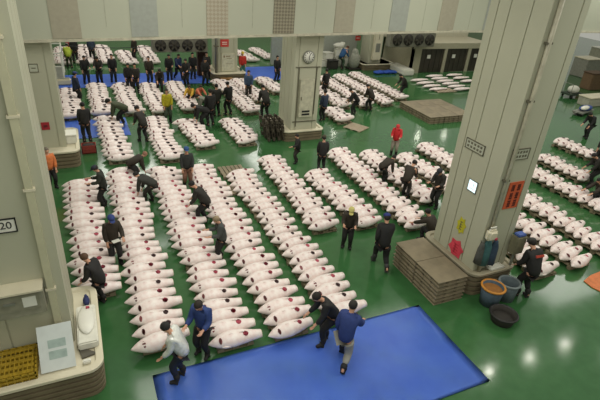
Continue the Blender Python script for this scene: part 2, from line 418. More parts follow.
# ------------------------------------------------------------------ blue tarpaulins
def tarp(name, label, x0, x1, y0, y1, seed, n=28):
    r = random.Random(seed); bm = bmesh.new(); g = []
    ph = [(r.uniform(.6, 2.6), r.uniform(.6, 2.6), r.uniform(0, 6)) for _ in range(5)]
    for i in range(n+1):
        row = []
        for j in range(n+1):
            x = x0+(x1-x0)*i/n; y = y0+(y1-y0)*j/n
            z = .012+.006*(1+sum(math.sin(a*x+b*y+c) for a, b, c in ph)/5)
            row.append(bm.verts.new((x-x0, y-y0, z)))
        g.append(row)
    for i in range(n):
        for j in range(n): bm.faces.new((g[i][j], g[i+1][j], g[i+1][j+1], g[i][j+1])).smooth = True
    bmesh.ops.solidify(bm, geom=bm.faces[:], thickness=.006)
    o = link(name, mesh_of(name, bm, M_tarp), loc=(x0, y0, 0)); tag(o, label, 'tarpaulin')
tarp('blue_tarpaulin', 'large blue tarpaulin spread on the floor at the near end of the rows', .62, 8.1, 5.3, 8.2, 1)
tarp('blue_tarpaulin', 'blue tarpaulin on the floor beside the far left pillar', -1.3, 1.95, 23.6, 26.3, 2, 14)
tarp('blue_tarpaulin', 'long blue tarpaulin across the aisle, left of far pillar with red sign', -1.5, 8.3, 32.4, 35.6, 3, 20)
tarp('blue_tarpaulin', 'blue tarpaulin across the aisle, right of far pillar with red sign', 11.0, 15.6, 32.6, 36.6, 4, 14)

# ------------------------------------------------------------------ pallets
def pallet_mesh(m, W=1.08, D=1.08, H=.13, lowres=False):
    bm = bmesh.new(); n = 6
    for k in range(n):
        bm_box(bm, Vector(((-W/2)+(k+.5)*W/n, 0, H-.012)), (W/n*.8, D, .024))
    for s in (-1, 0, 1):
        for t in (-1, 0, 1): bm_box(bm, Vector((s*(W/2-.08), t*(D/2-.08), (H-.024)/2+.01)), (.16, .16, H-.044))
        bm_box(bm, Vector((0, s*(D/2-.08), .012)), (W, .12, .024))
    return mesh_of('pallet', bm, m)
PM = pallet_mesh(M_pallet); PMR = pallet_mesh(M_pallet, .92, 1.08); PMD = pallet_mesh(M_palletd)
def block_pallet():
    bm = bmesh.new()
    bm_box(bm, Vector((0, 0, .118)), (1.08, 1.08, .022)); bm_box(bm, Vector((0, 0, .008)), (1.06, 1.06, .014))
    for s in (-1, 0, 1):
        for t in (-1, 0, 1): bm_box(bm, Vector((s*.365, t*.365, .06)), (.27, .27, .1))
    return mesh_of('block_pallet', bm, M_pallet)
PMB = block_pallet(); PML = pallet_mesh(M_pale_pallet)

# ------------------------------------------------------------------ tuna
def tuna_meshes(seed):
    r = random.Random(seed)
    prof = [(0, .012), (.03, .042), (.08, .088), (.15, .14), (.24, .187), (.34, .215), (.45, .222), (.56, .213), (.67, .192), (.77, .166), (.86, .14), (.94, .122), (1, .112)]
    n = 14; L = 1.28
    def ring(t, rad, sc=1.0):
        cz = .0; pts = []
        bend = .025*math.sin(t*3)*r0
        for k in range(n):
            a = 2*math.pi*k/n
            rr = rad*(1+.03*math.sin(3*a+t*7+seed))*sc
            z = math.sin(a)*rr*.9
            if z < 0: z *= .8
            pts.append(((t-.5)*L, math.cos(a)*rr*1.0+bend, z))
        return pts
    r0 = r.uniform(-1, 1)
    bm = bmesh.new(); bm_rings(bm, [ring(t, q) for t, q in prof])
    # dorsal and anal fin roots, pectoral fin folded on the flank
    for t, h in ((.42, .04), (.62, .045)):
        bm_ell(bm, Vector(((t-.5)*L, 0, .17)), (.07, .018, h), 8)
    for s in (-1, 1): bm_ell(bm, Vector(((.3-.5)*L, s*.185, -.01)), (.11, .025, .035), 8, rot=Matrix.Rotation(s*.15, 3, 'Z'))
    body = mesh_of('tuna_body', bm, M_skinF)
    def patch(t, ang, sx, sa, sc=1.02):
        """a thin plate that hugs the skin around position t, angle ang"""
        bm = bmesh.new(); rows = []
        K = 5
        for i in range(K):
            tt = t+sx*(i/(K-1)-.5)
            rad = np.interp(tt, [p[0] for p in prof], [p[1] for p in prof])*sc
            wdt = sa*math.sqrt(max(.05, 1-(2*i/(K-1)-1)**2*.9))
            rows.append([bm.verts.new(((tt-.5)*L, math.cos(ang+wdt*(j/4-.5))*rad, math.sin(ang+wdt*(j/4-.5))*rad*.88*1.02)) for j in range(5)])
        for a, b in zip(rows[:-1], rows[1:]):
            for j in range(4): bm.faces.new((a[j], a[j+1], b[j+1], b[j])).smooth = True
        bmesh.ops.solidify(bm, geom=bm.faces[:], thickness=.012)
        return bm
    gill = mesh_of('gill', patch(.21, R(235-360+0) if False else R(-128+180+72), .055, .95, 1.03), M_gill)
    bm = patch(.69, R(104), .1, .75, 1.04)
    mark = mesh_of('mark', bm, M_mark)
    bm = bmesh.new()
    bm_rings(bm, [[(p[0]+.003, p[1]*.9, p[2]*.9) for p in ring(1, .112)], [(p[0]+.012, p[1]*.85, p[2]*.85) for p in ring(1, .112)]], smooth=False)
    tail = mesh_of('tail', bm, M_tail)
    # one-piece far version
    bm = bmesh.new(); bm_rings(bm, [ring(t, q) for t, q in prof[::2]])
    bmk = patch(.62, R(95), .14, 1.0, 1.07); me2 = bmk; me3 = bmesh.new(); me3.from_mesh(gill)
    tmp = bpy.data.meshes.new('t'); me2.to_mesh(tmp)
    nf = len(bm.faces); bm.from_mesh(tmp); bm.faces.ensure_lookup_table()
    for f in bm.faces[nf:]: f.material_index = 1
    me3.to_mesh(tmp); nf = len(bm.faces); bm.from_mesh(tmp); bm.faces.ensure_lookup_table()
    for f in bm.faces[nf:]: f.material_index = 2
    me2.free(); me3.free()
    far = mesh_of('tuna_far', bm, [M_far, M_markd, M_gill])
    return body, gill, mark, tail, far
TM = [tuna_meshes(s) for s in range(4)]
NUM = 'first second third fourth fifth sixth seventh eighth ninth tenth eleventh twelfth thirteenth fourteenth fifteenth sixteenth seventeenth eighteenth nineteenth twentieth twenty-first twenty-second twenty-third twenty-fourth twenty-fifth twenty-sixth twenty-seventh twenty-eighth'.split()
# row: near end y, far end y, X near, X far, skew (deg), scale, name used in labels, pallet
ROWS = [
 (11.4, 18.1, -.32, -.53, -2, 1.0, 'row nearest the left pillar'),
 (8.95, 18.75, .97, 1.03, 2, 1.0, 'second long row from the left'),
 (8.4, 18.55, 2.66, 2.58, 2, 1.0, 'third long row from the left'),
 (8.3, 18.35, 4.12, 4.12, 6, .98, 'fourth long row from the left'),
 (8.45, 17.4, 5.72, 5.55, 9, .98, 'fifth long row from the left'),
 (12.65, 18.55, 7.2, 7.36, 12, .98, 'shorter row right of the fifth long row'),
 (12.4, 16.6, 8.86, 8.7, 13, .98, 'short row left of the man in black cap'),
 (11.75, 18.6, 10.6, 10.8, 12, 1.0, 'row ending at the pallet stack'),
 (13.3, 18.0, 12.3, 12.2, 12, .98, 'row behind the one ending at pallet stack'),
 (12.5, 17.3, 14.0, 13.8, 12, .98, 'row below the red jacket'),
 (13.6, 18.2, 15.6, 15.7, 12, .98, 'row just left of the big pillar'),
 (8.05, 11.0, 12.95, 13.1, 10, .98, 'row at the man with red back lettering'),
 (8.0, 12.6, 14.6, 14.6, 10, .98, 'second row right of the big pillar'),
 (6.9, 13.3, 16.25, 16.4, 8, .98, 'third row right of the big pillar'),
 (9.7, 14.5, 19.15, 19.05, 8, .98, 'fourth row right of the big pillar'),
 (12.9, 15.3, 21.1, 21.05, 8, .98, 'short row right of the big pillar'),
 (14.9, 16.9, 24.2, 24.1, 8, .98, 'farthest short row right of big pillar'),
 (20.3, 25.5, 1.14, .93, 4, .95, 'row in front of small blue tarpaulin'),
 (19.9, 25.0, 3.2, 3.22, 6, .95, 'row below the yellow jacket'),
 (21.0, 24.1, 5.1, 4.75, 8, .98, 'short pallet row, left of the pair'),
 (20.95, 23.9, 7.1, 7.06, 10, .98, 'short pallet row, right of the pair'),
 (22.9, 24.6, 13.6, 13.5, 12, 1.05, 'short row right of the clock pillar'),
 (26.3, 31.0, -.71, -.79, 0, .95, 'middle block, leftmost row'),
 (26.5, 31.9, .83, .81, 2, .95, 'middle block, second row from left'),
 (26.5, 31.7, 2.45, 2.25, 4, .95, 'middle block, third row from left'),
 (26.3, 31.5, 3.84, 3.8, 5, .95, 'middle block, fourth row from left'),
 (26.4, 31.7, 5.55, 5.48, 6, .95, 'middle block, fifth row from left'),
 (25.4, 31.8, 8.85, 8.6, 8, .95, 'middle block, row below red-sign pillar'),
 (27.4, 31.7, 10.15, 9.85, 8, .95, 'middle block, row right of red-sign pillar'),
 (29.0, 31.9, 11.95, 11.8, 8, .95, 'middle block, row left of clock pillar'),
 (25.3, 29.2, 14.8, 14.9, 12, .95, 'middle block, first row right of clock pillar'),
 (25.2, 31.7, 16.4, 16.5, 12, .95, 'middle block, second row right of clock pillar'),
 (25.3, 32.0, 18.1, 18.0, 12, .95, 'middle block, third row right of clock pillar'),
 (26.2, 32.5, 19.8, 19.6, 12, .95, 'middle block, last row right of clock pillar'),
 (38.4, 43.5, -1.0, -1.0, 0, .95, 'far'), (38.4, 44.2, .5, .5, 0, .95, 'far'), (38.4, 44.2, 2.0, 1.9, 0, .95, 'far'), (38.0, 41.8, 3.6, 3.4, 0, .95, 'far'), (38.1, 43.5, 5.2, 5.2, 0, .95, 'far'),
 (38.2, 41.5, 13.2, 13.0, 0, .95, 'far'), (38.8, 42.5, 15.0, 14.8, 0, .95, 'far')]
fish = []
PAL = []
for ri, (ya, yb, xa, xb, sk, sc, nm) in enumerate(ROWS):
    n = int(round((yb-ya)/(.41 if 11 <= ri <= 16 else .435)))+1
    for k in range(n):
        t = k/max(1, n-1); y = ya+(yb-ya)*t; x = xa+(xb-xa)*t
        s = sc*rnd.uniform(.93, 1.06)*(1.06 if k < 4 and ri < 8 else 1)
        fish.append((ri, k, n, x+rnd.uniform(-.075, .075), y, R(sk+rnd.uniform(-5.5, 5.5)), s))
    npal = max(1, int(round((yb-ya+.2)/1.1)))
    for k in range(npal):
        t = (k+.5)/npal; PAL.append((xa+(xb-xa)*t, ya-.1+(yb-ya+.2)*t, ri, k, npal))
for i, (px0, px1, nn) in enumerate((((419, 79), (438, 88), 4), ((434, 75), (462, 88), 6), ((454, 74), (468, 80), 3))):
    a = at(*px0, .2); b = at(*px1, .2)
    for k in range(nn):
        t = k/(nn-1); fish.append((99, k, nn, a.x+(b.x-a.x)*t, a.y+(b.y-a.y)*t, R(3), 1.1))
camv = Vector((0, 0, CAMZ))
order = sorted(range(len(fish)), key=lambda i: (Vector((fish[i][3], fish[i][4], .3))-camv).length)
solo = set(order[:300])
# pallets under the rows first so the fish rest on them
seen_rows = {}
for x, y, ri, k, n in PAL:
    nm = ROWS[ri][6]
    if nm == 'far': continue
    o = link('pallet', PMR, loc=(x, y, 0), rotz=0)
    pos = 'at the near end of' if k == 0 else ('at the far end of' if k == n-1 else '%s from near end under' % NUM[k])
    tag(o, 'pallet %s %s' % (pos, nm), 'pallet', 'pallets under the tuna rows')
ZT = .133
def put_body(i, T):
    return T
proto = {}
stuff_bm = bmesh.new()
for i, (ri, k, n, x, y, rz, s) in enumerate(fish):
    T = TM[(i*7+ri) % 4]; z = ZT+.157*s
    if i in solo:
        nm = ROWS[ri][6]
        if k == 0: lab = 'frozen tuna at the near end of %s' % nm
        elif k == n-1: lab = 'frozen tuna at the far end of %s' % nm
        else: lab = 'frozen tuna, %s from near end of %s' % (NUM[k], nm)
        if y < 19 or (ri in (11, 12, 13, 14)):
            e = thing('tuna', lab, 'tuna', (x, y, z), rz, 'frozen tuna laid in rows'); e.scale = (s, s, s)
            key = (i*7+ri) % 4
            if key not in proto:
                proto[key] = [link('body', T[0], e), link('gill_cut', T[1], e), link('tag_mark', T[2], e), link('tail_stump', T[3], e)]
                proto[key][1]['label'] = 'dark red gill cut'; proto[key][2]['label'] = 'round red mark'; proto[key][3]['label'] = 'cream cut tail stump'
            else:
                for c0 in proto[key]:
                    c = c0.copy(); c.parent = e; col.objects.link(c)
                    if c.name.startswith('tag_mark') and rnd.random() < .3:
                        c.material_slots[0].link = 'OBJECT'; c.material_slots[0].material = M_markd
        else:
            o = link('tuna', T[4], loc=(x, y, z), rotz=rz); o.scale = (s, s, s)
            tag(o, lab, 'tuna', 'frozen tuna laid in rows')
    else:
        tmp = (T[0] if ri == 99 else T[4]).copy(); tmp.transform(Matrix.Translation((x, y, .13 if ri == 99 else (z-.11 if ROWS[ri][6] == 'far' else z))) @ Matrix.Rotation(rz, 4, 'Z') @ (Matrix.Diagonal((1.35, 1.0, .55, 1)) if ri == 99 else Matrix.Scale(s, 4)))
        stuff_bm.from_mesh(tmp); bpy.data.meshes.remove(tmp)
me = bpy.data.meshes.new('tuna'); stuff_bm.to_mesh(me); stuff_bm.free()
for m in (M_far, M_markd, M_gill): me.materials.append(m)
tag(link('tuna', me), 'distant white tuna lying in many short rows at the far end of hall', 'tuna', None, 'stuff')

# ------------------------------------------------------------------ loose pallets and stacks
def stack(xs, ys, layers, dz, me, what, colw, z0=0):
    for i, x in enumerate(xs):
        for j, y in enumerate(ys):
            for k in range(layers):
                o = link('pallet', me, loc=(x+rnd.uniform(-.01, .01), y+rnd.uniform(-.01, .01), z0+k*dz))
                lay = 'topmost' if k == layers-1 else ('on the floor' if k == 0 else '%s layer up' % NUM[k])
                tag(o, '%s pallet, %s, in %s, %s' % ('grey brown', lay, colw[i*len(ys)+j], what), 'pallet', 'stacked pallets, %s' % what)
stack([9.05], [8.58, 9.68], 6, .137, PMB, 'stack left of big pillar', ['near pile', 'far pile'])
stack([19.3, 20.4, 21.5], [22.2, 23.3, 24.4], 3, .14, PMB, 'low block behind red jacket', ['%s %s pile' % (b, a) for a in ('left', 'middle', 'right') for b in ('near', 'middle', 'far')])
for k in range(4):
    o = link('pallet', PMD, loc=(8.15+.27*k, 21.6, .03), rot=(0, R(80), 0)); o.location.z = .6
    tag(o, 'dark pallet stood on edge left of clock pillar, %s from the left' % NUM[k], 'pallet', 'pallets stood on edge')
p = at(232, 191); tag(link('pallet', PML, loc=(p.x, p.y, 0)), 'empty pale pallet on the green floor between fourth and fifth rows', 'pallet').scale = (.75, .75, .6)
p = at(356, 128); tag(link('pallet', PML, loc=(p.x, p.y, 0), rotz=R(30)), 'empty pale pallet in front of the tuna right of clock pillar', 'pallet').scale = (1, 1, .5)
p = at(231, 171); tag(link('pallet', PM, loc=(5.5, 18.1, 0)), 'bare end pallet at the far end of the fifth long row', 'pallet')
p = at(444, 91); o = tag(link('pallet', PML, loc=(p.x, p.y, 0), rotz=0), 'flat pale board in front of the frozen blocks by the cold room', 'pallet'); o.scale = (1.6, .8, .5)

# ------------------------------------------------------------------ things on the near left plinth
zt = .8
def crate(loc, rz, m, label, W=1.15, D=.95, H=.24):
    e = thing('plastic_crate', label, 'crate', loc, rz)
    bm = bmesh.new()
    bm_box(bm, Vector((0, 0, .015)), (W, D, .03))
    for s in (-1, 1):
        for z in (.03, .12, .21): bm_box(bm, Vector((0, s*(D/2-.015), z)), (W, .03, .04))
        for z in (.03, .12, .21): bm_box(bm, Vector((s*(W/2-.015), 0, z)), (.03, D, .04))
        for k in range(9): bm_box(bm, Vector((-W/2+.02+(W-.04)*k/8, s*(D/2-.015), .12)), (.025, .026, .22))
        for k in range(8): bm_box(bm, Vector((s*(W/2-.015), -D/2+.02+(D-.04)*k/7, .12)), (.026, .025, .22))
    part('shell', bm, m, e)
    bm = bmesh.new()
    for k in range(5): bm_box(bm, Vector((0, -D/2+.1+(D-.2)*k/4, H-.03)), (W-.1, .09, .03))
    for k in range(12): bm_box(bm, Vector((-W/2+.08+(W-.16)*k/11, 0, H-.012)), (.022, D-.1, .02))
    part('lid_grille', bm, m, e)
    return e
crate((-2.12, 8.62, zt-.05), 0, mat('ochre_plastic', (170, 140, 34), .5, .15, 12), 'mustard yellow plastic crate on the near left plinth', 1.05, .86)
tg = thing('white_placard', 'white placard with faint grey-green panels leaning beside the yellow crate', 'placard', (-1.2, 8.3, .78))
tilt = Matrix.Rotation(R(-38), 3, 'X')
bm = bmesh.new(); bm_box(bm, tilt @ Vector((0, 0, .48)), (.66, .02, .95), tilt); part('panel', bm, mat('placard_white', (206, 212, 208), .5, .03), tg)
for dz in (.33, .56):
    bm = bmesh.new(); bm_box(bm, tilt @ Vector((.02, -.013, dz)), (.34, .006, .17), tilt); part('printed_block', bm, mat('grey_green_print', (168, 186, 178), .6), tg)
tg = thing('styrofoam_box', 'white styrofoam box wrapped in film on the near left plinth corner', 'box', (-.6, 9.35, .76))
part('tray', bevelled((0, 0, .12), (.42, 1.3, .2), .03), M_styro, tg)
bm = bmesh.new(); bm_ell(bm, Vector((0, .1, .24)), (.19, .5, .06)); part('film_wrap', bm, M_white, tg)
part('red_label', boxes(((.05, .45, .3), (.08, .05, .03))), M_mark, tg)
tg = thing('cardboard_wedge', 'small dark grey wedge lying between placard and styrofoam', 'wedge', (-.66, 8.6, .755), R(15))
bm = bmesh.new(); vs = [(-.12, -.1), (.2, -.12), (-.1, .3)]
bm_rings(bm, [[(a, b, 0) for a, b in vs], [(a, b, .04) for a, b in vs]], smooth=False); part('wedge', bm, mat('wedge_grey', (96, 92, 80), .7), tg)
tg = thing('blue_bag', 'small dark blue bag tucked against near left pillar side', 'bag', (-.58, 10.3, .76))
bm = bmesh.new(); bm_ell(bm, Vector((0, 0, .1)), (.08, .16, .11)); bm_ell(bm, Vector((0, .05, .2)), (.04, .06, .05)); part('pouch', bm, cloth((44, 52, 96)), tg)
tg = thing('tape_roll', 'yellow tape roll on the plinth behind the yellow crate', 'tape', (-1.2, 8.95, .76))
bm = bmesh.new(); bm_cyl(bm, (0, 0, 0), (0, 0, .06), .07, n=16); part('roll', bm, mat('yellow_tape', (206, 186, 60), .5), tg)
bm = bmesh.new(); bm_cyl(bm, (0, 0, .05), (0, 0, .064), .035, n=12); part('core', bm, M_dark, tg)
tg = thing('white_cup', 'small white block at front of near left plinth by the placard', 'block', (-.66, 8.33, .755))
part('body', bevelled((0, 0, .05), (.16, .1, .1), .02), M_white, tg)

# things beside the far left pillar
tg = thing('styrofoam_box', 'white styrofoam box on the far left pillar plinth', 'box', (-.68, 21.6, .7))
part('tray', bevelled((0, 0, .18), (.42, .7, .36), .03), M_styro, tg); part('lid', bevelled((0, 0, .38), (.44, .72, .06), .02), M_white, tg)
p = at(89.5, 152); tg = thing('red_crate', 'dark red crate on the floor right of the far left pillar', 'crate', (p.x, p.y, 0))
part('shell', boxes(((0, 0, .03), (.6, .45, .04)), ((0, .21, .2), (.6, .03, .36)), ((0, -.21, .2), (.6, .03, .36)), ((.29, 0, .2), (.03, .45, .36)), ((-.29, 0, .2), (.03, .45, .36)), ((0, -.225, .2), (.5, .02, .04))), cloth((142, 58, 46)), tg)
part('contents', bevelled((0, 0, .25), (.5, .35, .25), .05), M_dark, tg)

# far-left rack and cable
p = at(60, 84)
tg = thing('white_rack', 'white tubular rack at the far left edge behind pillar', 'rack', (p.x-.1, p.y, 0))
for sx in (-.5, .4):
    for sy in (0, 3.0): part('post', boxes(((sx, sy, 1.0), (.09, .09, 2.0))), M_white, tg)
for z in (.35, 1.1, 1.9):
    part('rail', boxes(((-.05, 0, z), (.9, .06, .06)), ((-.05, 3.0, z), (.9, .06, .06)), ((.4, 1.5, z), (.06, 3.0, .06)), ((-.5, 1.5, z), (.06, 3.0, .06))), M_white, tg)
part('shelf', boxes(((-.05, 1.5, .35), (.9, 3.0, .04))), M_steel, tg)
tg = thing('white_tub', 'low white tub standing beside the white rack', 'tub', (*at(64, 84.5)[:2], 0))
part('tub', bevelled((0, 0, .2), (.9, .5, .4), .08), M_rim, tg); part('liner', boxes(((0, 0, .4), (.7, .3, .02))), M_steel, tg)
tg = thing('overhead_cable', 'thin dark cable strung across the far aisle behind the standing men', 'cable', (-1, 37.5, 1.5))
bm = bmesh.new(); pr = Vector((0, 0, .1))
for k in range(1, 13):
    t = k/12; q = Vector((7.5*t, 0, .1-.22*math.sin(math.pi*t))); bm_cyl(bm, pr, q, .025, n=6); pr = q
part('wire', bm, M_ink, tg)
for x in (0, 7.5): part('post', boxes(((x, 0, -.7), (.06, .06, 1.64))), M_steel, tg)

# crates at the base of the far pillar
for i, (px, rgb, lab) in enumerate(((225, (196, 150, 60), 'ochre crate at the foot of the far pillar, left one'), (231, (206, 160, 90), 'ochre crate at the foot of the far pillar, right one'))):
    p = at(px, 84.5); tg = thing('plastic_crate', lab, 'crate', (p.x, 32.2, 0))
    part('shell', bevelled((0, 0, .16), (.42, .4, .32), .03), cloth(rgb), tg); part('rim', boxes(((0, 0, .33), (.46, .44, .04))), cloth((150, 110, 60)), tg)
# brown trolley left of the far pillar
tg = thing('brown_cupboard', 'narrow dark brown cupboard against the left side of far pillar', 'cupboard', (8.1, 34.6, 0))
part('case', bevelled((0, 0, .85), (.55, .5, 1.7), .03), cloth((84, 60, 46)), tg); part('door', boxes(((0, -.26, .85), (.48, .02, 1.55))), cloth((74, 52, 40)), tg)
tg = thing('vertical_pipe', 'grey vertical pipe just left of the far pillar', 'pipe', (8.8, 33.05, .55))
bm = bmesh.new(); bm_cyl(bm, (0, 0, 0), (0, 0, 6), .1, n=12); part('pipe', bm, M_steel, tg); part('flange', boxes(((0, 0, 1.8), (.3, .3, .06))), M_groove, tg)

# white boxes and the far middle area
for i, (x, y, w_, h_, lab) in enumerate(((19.0, 36.2, 1.1, .55, 'white foam box at the bottom left of pile by back wall'), (20.35, 36.3, 1.3, .75, 'white foam box at the bottom right of pile by back wall'),
                                    (19.1, 36.3, .9, .5, 'white foam box on top at left of pile by back wall'), (20.3, 36.25, 1.0, .6, 'white foam box on top at right of pile by back wall'))):
    z0 = 0 if i < 2 else (.6 if i == 2 else .81)
    tg = thing('foam_box', lab, 'box', (x, y, z0), R((-6, 4, 12, -9)[i]))
    part('tray', bevelled((0, 0, h_/2), (w_, .7, h_), .06), M_styro, tg); part('lid', bevelled((0, 0, h_+.025), (w_+.04, .74, .05), .02), M_white, tg)
tg = thing('white_sack', 'lumpy white sack slumped on top of foam boxes by back wall', 'sack', (19.6, 36.3, 1.62 if False else 1.46), 0)
bm = bmesh.new(); bm_ell(bm, Vector((.55, 0, .22)), (.5, .3, .22)); bm_ell(bm, Vector((.9, .05, .34)), (.25, .2, .16)); part('sack', bm, M_styro, tg)
bm = bmesh.new(); bm_ell(bm, Vector((.1, 0, .28)), (.1, .09, .06)); part('knot', bm, M_white, tg)
tg = thing('dark_bin', 'dark bin below the white sacks at back wall', 'bin', (19.2, 35.35, 0))
part('bin', bevelled((0, 0, .35), (.8, .6, .7), .06), M_dark, tg); part('rim', boxes(((0, 0, .7), (.86, .66, .05))), M_black, tg)
p = Vector((21.02, 35.0, 0)); tg = thing('covered_trolley', 'grey wrapped trolley between the man in blue and far pillar', 'trolley', (p.x, p.y, 0))
bm = bmesh.new(); bm_ell(bm, Vector((0, 0, .75)), (.5, .45, .75)); bm_ell(bm, Vector((0, 0, 1.3)), (.3, .3, .4)); part('cover', bm, cloth((150, 150, 136)), tg)
part('base', boxes(((0, 0, .08), (1.1, .8, .1))), M_dark, tg)

# ------------------------------------------------------------------ beside the big pillar: table, tubs, aprons
tg = thing('tray', 'white plastic tray on the big pillar plinth below the aprons', 'tray', (10.72, 8.16, .79))
part('tray', boxes(((0, 0, .01), (.5, .2, .02)), ((0, .1, .03), (.5, .02, .06)), ((0, -.1, .03), (.5, .02, .06)), ((.25, 0, .03), (.02, .22, .06)), ((-.25, 0, .03), (.02, .22, .06))), M_white, tg)
# hanging clothes
def hanging(name, label, px, py, rgb, w, h, Y):
    p = atY(px, py, Y); e = thing(name, label, 'apron', (p.x, Y, p.z))
    bm = bmesh.new(); rings = []
    for t in (0, .08, .3, .6, 1):
        ww = w*(.35+.65*min(1, t*3.5)); dd = .06+.05*t
        rings.append([(ww/2*math.cos(2*math.pi*k/12), dd*math.sin(2*math.pi*k/12)*(1+.3*(k % 2))-.1, -h*t) for k in range(12)])
    bm_rings(bm, rings); part('cloth', bm, cloth(rgb), e)
    bm = bmesh.new(); bm_cyl(bm, (0, 0, .03), (0, -.12, .03), .015, n=8); bm_cyl(bm, (0, -.1, .05), (0, -.1, -.02), .012, n=8); part('hook', bm, M_steel, e)
hanging('hanging_apron', 'teal apron hanging on the front of the big pillar', 487, 238, (62, 104, 104), .34, .85, Y0)
hanging('hanging_apron', 'dark blue apron hanging beside the teal one on big pillar', 494, 239, (54, 72, 92), .3, .8, Y0)
hanging('hanging_apron', 'dark grey coat hanging at the left of teal apron on big pillar', 480.5, 241, (84, 84, 78), .22, .7, Y0)
p = atY(487, 230, Y0)
tg = thing('white_bag', 'bulging white bag with a red spot hung above the teal apron', 'bag', (p.x, Y0-.2, p.z-.18))
bm = bevelled((0, 0, .14), (.36, .22, .34), .07, 3); part('bag', bm, M_rim, tg)
part('handle', boxes(((-.1, 0, .33), (.03, .03, .1)), ((.1, 0, .33), (.03, .03, .1)), ((0, 0, .38), (.23, .03, .03))), M_white, tg)
bm = bmesh.new(); bm_ell(bm, Vector((.1, -.11, .04)), (.06, .03, .05)); part('red_spot', bm, M_mark, tg)
tg = thing('control_box', 'olive grey box with blue lid fixed right of the hanging aprons', 'box', (11.3, 8.12, 1.25))
part('case', bevelled((0, 0, .3), (.38, .26, .6), .02), cloth((128, 124, 98)), tg); part('lid', bevelled((0, 0, .64), (.3, .22, .08), .02), cloth((72, 96, 160)), tg)
part('bracket', boxes(((0, .15, .3), (.1, .1, .3)), ((0, 0, -.25), (.06, .06, .5))), M_steel, tg)

def tub(name, label, x, y, r0, r1, h, m, rimm, inner, fill=.85):
    e = thing(name, label, 'tub', (x, y, 0))
    bm = bmesh.new(); n = 28
    def rg(r, z): return [(r*math.cos(2*math.pi*k/n), r*math.sin(2*math.pi*k/n), z) for k in range(n)]
    bm_rings(bm, [rg(r0, 0), rg((r0+r1)/2, h/2), rg(r1, h), rg(r1-.03, h), rg((r0+r1)/2-.03, h/2), rg(r0-.03, .04)])
    part('shell', bm, m, e)
    bm = bmesh.new(); bm_rings(bm, [rg(r1+.02, h-.04), rg(r1+.035, h-.01), rg(r1+.02, h+.02), rg(r1-.03, h+.01), rg(r1-.03, h-.04)], False, False); part('rim', bm, rimm, e)
    bm = bmesh.new(); rr = (r0+(r1-r0)*fill-.035); bm_rings(bm, [rg(rr*.98, h*fill-.05), rg(rr, h*fill)]); part('contents', bm, inner, e)
M_or = mat('orange_brown_plastic', (200, 134, 50), .5, .1)
tub('round_tub', 'blue grey round tub with orange rim below the big pillar', 10.2, 7.6, .26, .33, .62, cloth((78, 94, 106)), M_or, cloth((150, 100, 44)))
tub('round_tub', 'grey blue empty tub behind the orange rimmed tub', 10.87, 7.62, .25, .3, .6, cloth((96, 108, 112)), cloth((124, 134, 134)), cloth((70, 80, 86)), .5)
tub('black_basket', 'low black round basket on the floor in front of the tubs', 10.0, 6.86, .3, .37, .28, cloth((50, 46, 40)), M_black, M_dark, .4)
tg = thing('folded_orange_sheet', 'orange sheet lying on floor at the right edge of the photo', 'sheet', (0, 0, 0))
bm = bmesh.new(); vs = [at(583.5, 281.5), at(590, 276), at(601, 271.5), at(640, 262), at(640, 320), at(603, 293.5), at(592, 288)]
tg.location = vs[0]
bm_rings(bm, [[(v.x-vs[0].x, v.y-vs[0].y, .005) for v in vs], [(v.x-vs[0].x, v.y-vs[0].y, .03) for v in vs]], smooth=False); part('sheet', bm, mat('orange_sheet', (214, 122, 66), .6), tg)

# right edge, far: containers, crates, covered pallets
p = at(579, 104)
RZ = 22.0
def bigbox(name, label, cat, p, s, m, extra=None, rz=0):
    e = thing(name, label, cat, (p[0], p[1], p[2] if len(p) > 2 else 0), rz)
    part('shell', bevelled((0, 0, s[2]/2), s, .05), m, e)
    part('lid', bevelled((0, 0, s[2]+.04), (s[0]+.06, s[1]+.06, .08), .02), extra or M_white, e)
    return e
q = at(580, 76); bigbox('insulated_container', 'grey white insulated container at the right, nearest the big pillar', 'container', (q.x+.4, q.y, 0), (2.0, 1.5, 1.6), mat('container_grey', (150, 148, 136), .5), M_rim)
q = at(600, 66); bigbox('insulated_container', 'tall pale container stack at the upper right edge', 'container', (q.x, q.y, 0), (2.6, 1.5, 1.8), mat('container_pale', (176, 172, 154), .5), M_white)
q = at(598, 88); bigbox('brown_crate', 'brown wooden crate in front of the pale containers', 'crate', (q.x-1.0, q.y, 0), (1.6, 1.0, 1.3), cloth((116, 92, 66)), cloth((96, 76, 56)))
q = at(592, 106); bigbox('white_bin', 'long white bin at the right edge above the blue item', 'bin', (q.x+.9, q.y+.3, 0), (3.2, 1.0, .6), MATS['container_pale'], M_rim)
q = at(571, 97); tg = thing('green_cart', 'dark green cart with white sack right of the big pillar', 'cart', (q.x, q.y, 0))
part('base', boxes(((0, 0, .3), (1.5, .9, .12))), cloth((52, 66, 52)), tg)
for s in (-.5, .5):
    for t_ in (-.4, .4):
        bm = bmesh.new(); bm_cyl(bm, (s, t_-.03, .12), (s, t_+.03, .12), .12, n=14); part('wheel', bm, M_black, tg)
bm = bmesh.new(); bm_cyl(bm, (-.72, -.4, .3), (-.72, -.4, 1.1), .025, n=8); bm_cyl(bm, (-.72, .4, .3), (-.72, .4, 1.1), .025, n=8); bm_cyl(bm, (-.72, -.4, 1.1), (-.72, .4, 1.1), .025, n=8); part('handle', bm, M_steel, tg)
bm = bmesh.new(); bm_ell(bm, Vector((0, 0, .6)), (.5, .38, .3)); part('load', bm, M_styro, tg)
q = at(582, 114); tg = thing('blue_stretcher_cart', 'low cart with blue cloth and white bundle at the right', 'cart', (q.x, q.y, 0), R(15))
part('base', boxes(((0, 0, .25), (1.9, .7, .08)), ((-1.2, 0, .25), (.7, .05, .05))), M_steel, tg)
